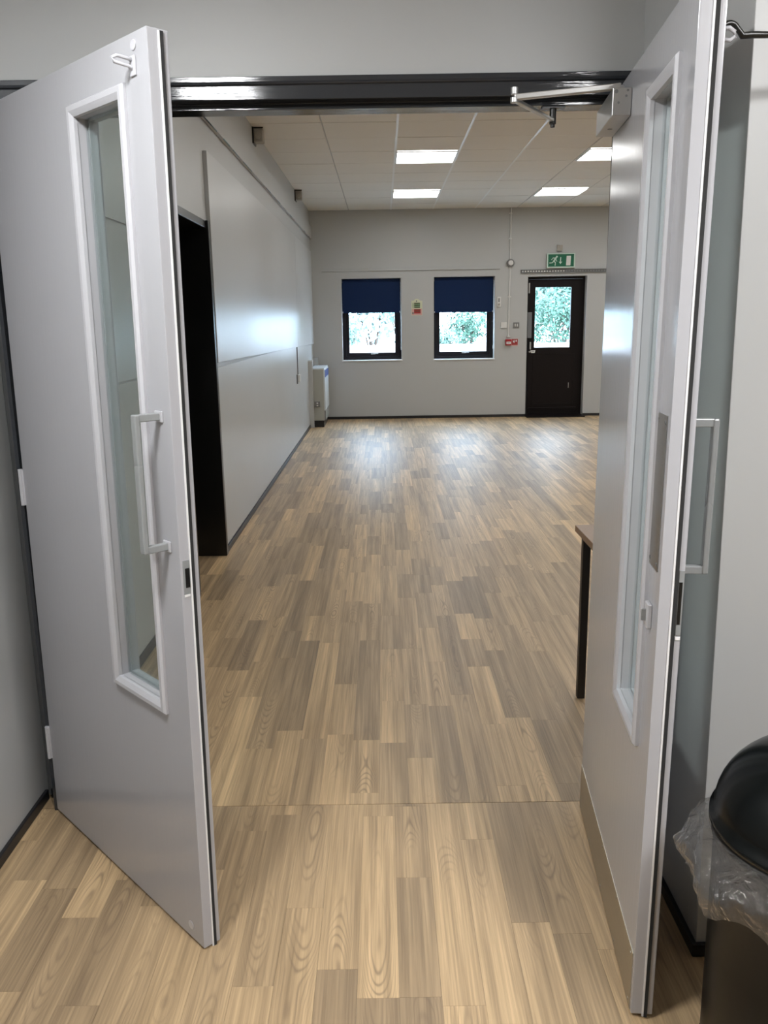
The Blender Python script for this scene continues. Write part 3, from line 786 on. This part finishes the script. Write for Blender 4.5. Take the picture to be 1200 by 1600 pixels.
# ------------------------------------------------------------------ left wall things
t = empty('heater', (-1.046, 12.03, 0)); tag(t, 'floor-standing convector heater against the left wall in the far corner', 'heater')
obj('casing', B(.025, .205, 0, .82, .095, .812), M_heater, t, bevel=.004)
obj('top_cover', B(.020, .215, -.006, .83, .812, .832), M_heatlight, t, bevel=.003)
obj('plinth', B(.028, .195, .004, .82, 0, .095), M_skirt, t)
fp = obj('front_panel', B(.205, .225, 0, .82, .24, .812), M_heatlight, t, bevel=.003)
obj('front_label', B(.2255, .228, .02, .80, .70, .80), M_blue, fp)
gr = obj('front_grille', B(.205, .222, .01, .81, .10, .235), M_greyplastic, t)
for k in range(5): obj('grille_slat', B(.222, .227, .01, .81, .115 + k * .024, .122 + k * .024), M_heater, gr)
sk = obj('socket', B(.070, .150, -.030, 0, .29, .37), M_greyplastic, t, bevel=.004)
for z in (.345, .312): obj('rocker', B(.100, .122, -.036, -.029, z - .008, z + .008), M_plastic, sk)
t = empty('pipe_boxing', (-1.046, 12.03, 0)); tag(t, 'grey boxing standing upright behind the heater in the corner', 'boxing')
t.location = (-1.046, 12.86, 0)
obj('casing', B(0, .075, -.0, .12, 0, .945), M_wall, t); 
t2 = empty('pipe_boxing', (-1.046, 11.96, 0)); tag(t2, 'narrow pale grey upright boxing at the near side of the heater', 'boxing')
obj('casing', B(0.0, .060, 0, .06, 0.0, .93), M_wall, t2, bevel=.002); obj('cap', B(0, .065, 0, .06, .93, .945), M_heatlight, t2)
t = empty('wall_switch', (-1.046, 10.45, .80)); tag(t, 'small white spur switch low on the left wall beneath a thin conduit', 'switch')
obj('box', B(0, .035, -.07, .07, -.045, .045), M_plastic, t, bevel=.004); obj('back_plate', B(0, .012, -.12, -.07, -.06, .05), M_greyplastic, t)
bm = BM(); tube(bm, [(.006, 0, .045), (.006, 0, .375)], .006, 8); obj('conduit', bm, M_greyplastic, t)
def bracket(y, lab):
    t = empty('wall_bracket', (-1.07, y, 2.985)); tag(t, lab, 'bracket', 'beige boxes high on the left wall')
    t.location = (-1.05, y, 2.985)
    obj('box', B(0, .085, 0, .11, -.05, .055), M_bracket, t, bevel=.006)
    obj('back_plate', B(-.0, .012, -.02, .13, -.065, .062), M_black, t)
    bm = BM(); cyl(bm, (.045, -.018, -.005), .026, .02, 'y', 16); obj('lens', bm, M_bracket, t, bevel=.003)
    obj('top_edge', B(0, .09, -.006, 0, .052, .062), M_black, t)
bracket(7.50, 'beige grey box bracket high on the left wall, the nearer one')
bracket(10.95, 'beige grey box bracket high on the left wall, the farther one')

# ------------------------------------------------------------------ table behind the right leaf
t = empty('table', (.753, 3.14, 0)); tag(t, 'brown laminate table with black square legs behind the right door leaf', 'table')
obj('table_top', B(-.022, 1.19, -.60, .020, .675, .700), M_laminate, t, bevel=.002)
for x in (0, 1.14):
    for y in (-.03, -.58): obj('leg', B(x, x + .030, y, y + .030, 0, .675), M_legs, t, bevel=.002)
obj('apron', ring(BM(), (0, 1.17, -.58, 0), (.025, 1.145, -.555, -.025), -.675, -.650), M_legs, t).rotation_euler = (-PI / 2, 0, 0)

# ------------------------------------------------------------------ bin
BX, BY, BR = .790, 1.375, .185
t = empty('waste_bin', (BX, BY, 0)); tag(t, 'black round waste bin with a domed lid by the lobby wall corner', 'bin')
obj('body', lathe(BM(), [(0, .0), (BR - .012, 0), (BR - .010, .01), (BR - .006, .03), (BR - .004, .30), (BR - .002, .525), (BR + .003, .53), (BR + .003, .555), (BR - .006, .557), (BR - .010, .30), (0, .28)], 72), M_binbody, t, smooth=True, bevel=0)
obj('base_ring', lathe(BM(), [(BR - .010, 0), (BR + .004, 0), (BR + .004, .022), (BR - .004, .026)], 72), M_dome, t, smooth=True)
prof = [(BR + .004, .555), (BR + .009, .558), (BR + .009, .570), (BR + .002, .574)]
for k in range(1, 15):
    a = PI / 2 * k / 14; prof.append(((BR + .002) * math.cos(a), .574 + .160 * math.sin(a)))
dome = obj('dome_lid', lathe(BM(), prof, 96), M_dome, t, smooth=True)
fl = BM()
for (za, zb, ra, rb) in ():
    pass
# push flap outline on the lid, facing the lobby
bm = BM(); pts = []
for k in range(25):
    u = -1 + 2 * k / 24; az = -PI / 2 + .62 * u; el = .95 - .62 * abs(u) ** 3
    pts.append(((BR + .0035) * math.cos(el) * math.cos(az), (BR + .0035) * math.cos(el) * math.sin(az), .574 + .1615 * math.sin(el)))
tube(bm, pts, .0014, 6); obj('flap_edge', bm, M_binbody, dome, smooth=True)
# bin liner: ruffled skirt of clear film folded out over the rim
bl = BM(); NT, NS = 200, 26; grid = []
def sm(x): x = max(0, min(1, x)); return x * x * (3 - 2 * x)
for j in range(NS + 1):
    v = j / NS; row = []
    for i in range(NT):
        a = 2 * PI * i / NT; dx, dy = math.cos(a), math.sin(a)
        wl_ = max(0, -dx * .93 - dy * .36) ** 3          # sticks out towards the doorway
        fr_ = max(0, -dy) ** 1.5
        out = .022 + .062 * wl_ + .010 * fr_
        drop = .085 + .055 * fr_ + .030 * max(0, dx) - .02 * wl_
        nz = noise.noise(Vector((dx * 3.1, dy * 3.1, v * 1.6)))
        nz2 = noise.noise(Vector((dx * 9, dy * 9, v * 3 + 5)))
        nz3 = noise.noise(Vector((dx * 16, dy * 16, v * 2.2 + 11))); nz4 = noise.noise(Vector((dx * 30, dy * 30, v * 9 + 3)))
        hemn = noise.noise(Vector((dx * 2.2 + 9, dy * 2.2, 0)))
        rr = BR + .006 + out * math.sin(min(1, v * 1.25) * PI / 2) - .016 * sm((v - .55) / .45) + (.020 * nz + .011 * nz2) * v + .0085 * nz3 * v ** .5 + .004 * nz4
        zz = .556 + .008 * math.sin(v * PI) - (drop + .05 * hemn) * v ** 1.35 + .010 * nz2 * v + .007 * nz3 * v
        rr = max(rr, BR + .0108)
        row.append(bl.verts.new((rr * dx, rr * dy, zz)))
    grid.append(row)
for j in range(NS):
    for i in range(NT): bl.faces.new((grid[j][i], grid[j][(i+1) % NT], grid[j+1][(i+1) % NT], grid[j+1][i]))
tl = obj('bin_liner', bl, M_bag, smooth=True, loc=(BX, BY, 0)); tag(tl, 'clear crinkled plastic liner folded out over the black bin rim', 'bin liner')

# ------------------------------------------------------------------ outside
g = obj('ground', B(-30, 40, 13.36, 60, -.3, -.12), M_concrete); tag(g, 'pale paving outside the hall windows', 'ground', kind='structure')
gw = obj('garden_wall', B(-12, 14, 19.0, 19.25, -.12, .93), M_render, bevel=.01); tag(gw, 'low pale pinkish garden wall outside the windows', 'wall', kind='structure')
def bush(name, x, y, z, rx, ry, rz, n, mat, lab, seed, group, leafs=.05, cat='bush'):
    random.seed(seed); t = empty(name, (x, y, -.12)); tag(t, lab, cat, group)
    bm = BM()
    for k in range(n):
        u = Vector((random.gauss(0, 1), random.gauss(0, 1), random.gauss(0, 1))).normalized()
        rr = (random.random() ** .45) * (1 + .35 * noise.noise(u * 2.3 + Vector((seed, 0, 0))))
        c = Vector((u.x * rx * rr, u.y * ry * rr, z + .12 + u.z * rz * rr))
        if c.z < .05: continue
        nn = (u + Vector((random.uniform(-.8, .8), random.uniform(-.8, .8), random.uniform(-.3, .9)))).normalized()
        a = nn.orthogonal().normalized(); a = Matrix.Rotation(random.uniform(0, 6.28), 3, nn) @ a; b = nn.cross(a)
        s = leafs * random.uniform(.6, 1.4)
        vs = [bm.verts.new(c + a * s), bm.verts.new(c + b * s * .5 + nn * s * .12), bm.verts.new(c - a * s), bm.verts.new(c - b * s * .5 + nn * s * .12)]
        bm.faces.new(vs)
    o = obj('foliage', bm, mat, t); o['kind'] = 'stuff'
    bm = BM()
    for k in range(5):
        a = k * 1.3 + seed; tube(bm, [(0, 0, 0), (rx * .15 * math.cos(a), ry * .15 * math.sin(a), z * .5), (rx * .5 * math.cos(a), ry * .5 * math.sin(a), z + rz * .4)], .02, 6, [.05, .03, .01])
    obj('stems', bm, M_bark, t)
G1 = 'bushes beyond the garden wall'
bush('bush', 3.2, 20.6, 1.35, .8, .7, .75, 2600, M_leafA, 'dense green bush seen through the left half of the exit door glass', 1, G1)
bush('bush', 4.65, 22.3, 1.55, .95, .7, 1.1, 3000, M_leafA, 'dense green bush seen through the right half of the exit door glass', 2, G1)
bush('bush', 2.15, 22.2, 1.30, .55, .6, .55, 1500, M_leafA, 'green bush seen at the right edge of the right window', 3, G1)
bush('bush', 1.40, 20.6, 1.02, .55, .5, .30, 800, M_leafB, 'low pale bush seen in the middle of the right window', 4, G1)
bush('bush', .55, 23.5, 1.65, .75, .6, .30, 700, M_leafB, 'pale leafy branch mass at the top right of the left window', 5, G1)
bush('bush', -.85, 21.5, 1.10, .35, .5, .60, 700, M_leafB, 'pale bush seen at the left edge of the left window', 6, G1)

# tall garden trees closing the view beyond the bushes
G2 = 'tall trees beyond the garden'
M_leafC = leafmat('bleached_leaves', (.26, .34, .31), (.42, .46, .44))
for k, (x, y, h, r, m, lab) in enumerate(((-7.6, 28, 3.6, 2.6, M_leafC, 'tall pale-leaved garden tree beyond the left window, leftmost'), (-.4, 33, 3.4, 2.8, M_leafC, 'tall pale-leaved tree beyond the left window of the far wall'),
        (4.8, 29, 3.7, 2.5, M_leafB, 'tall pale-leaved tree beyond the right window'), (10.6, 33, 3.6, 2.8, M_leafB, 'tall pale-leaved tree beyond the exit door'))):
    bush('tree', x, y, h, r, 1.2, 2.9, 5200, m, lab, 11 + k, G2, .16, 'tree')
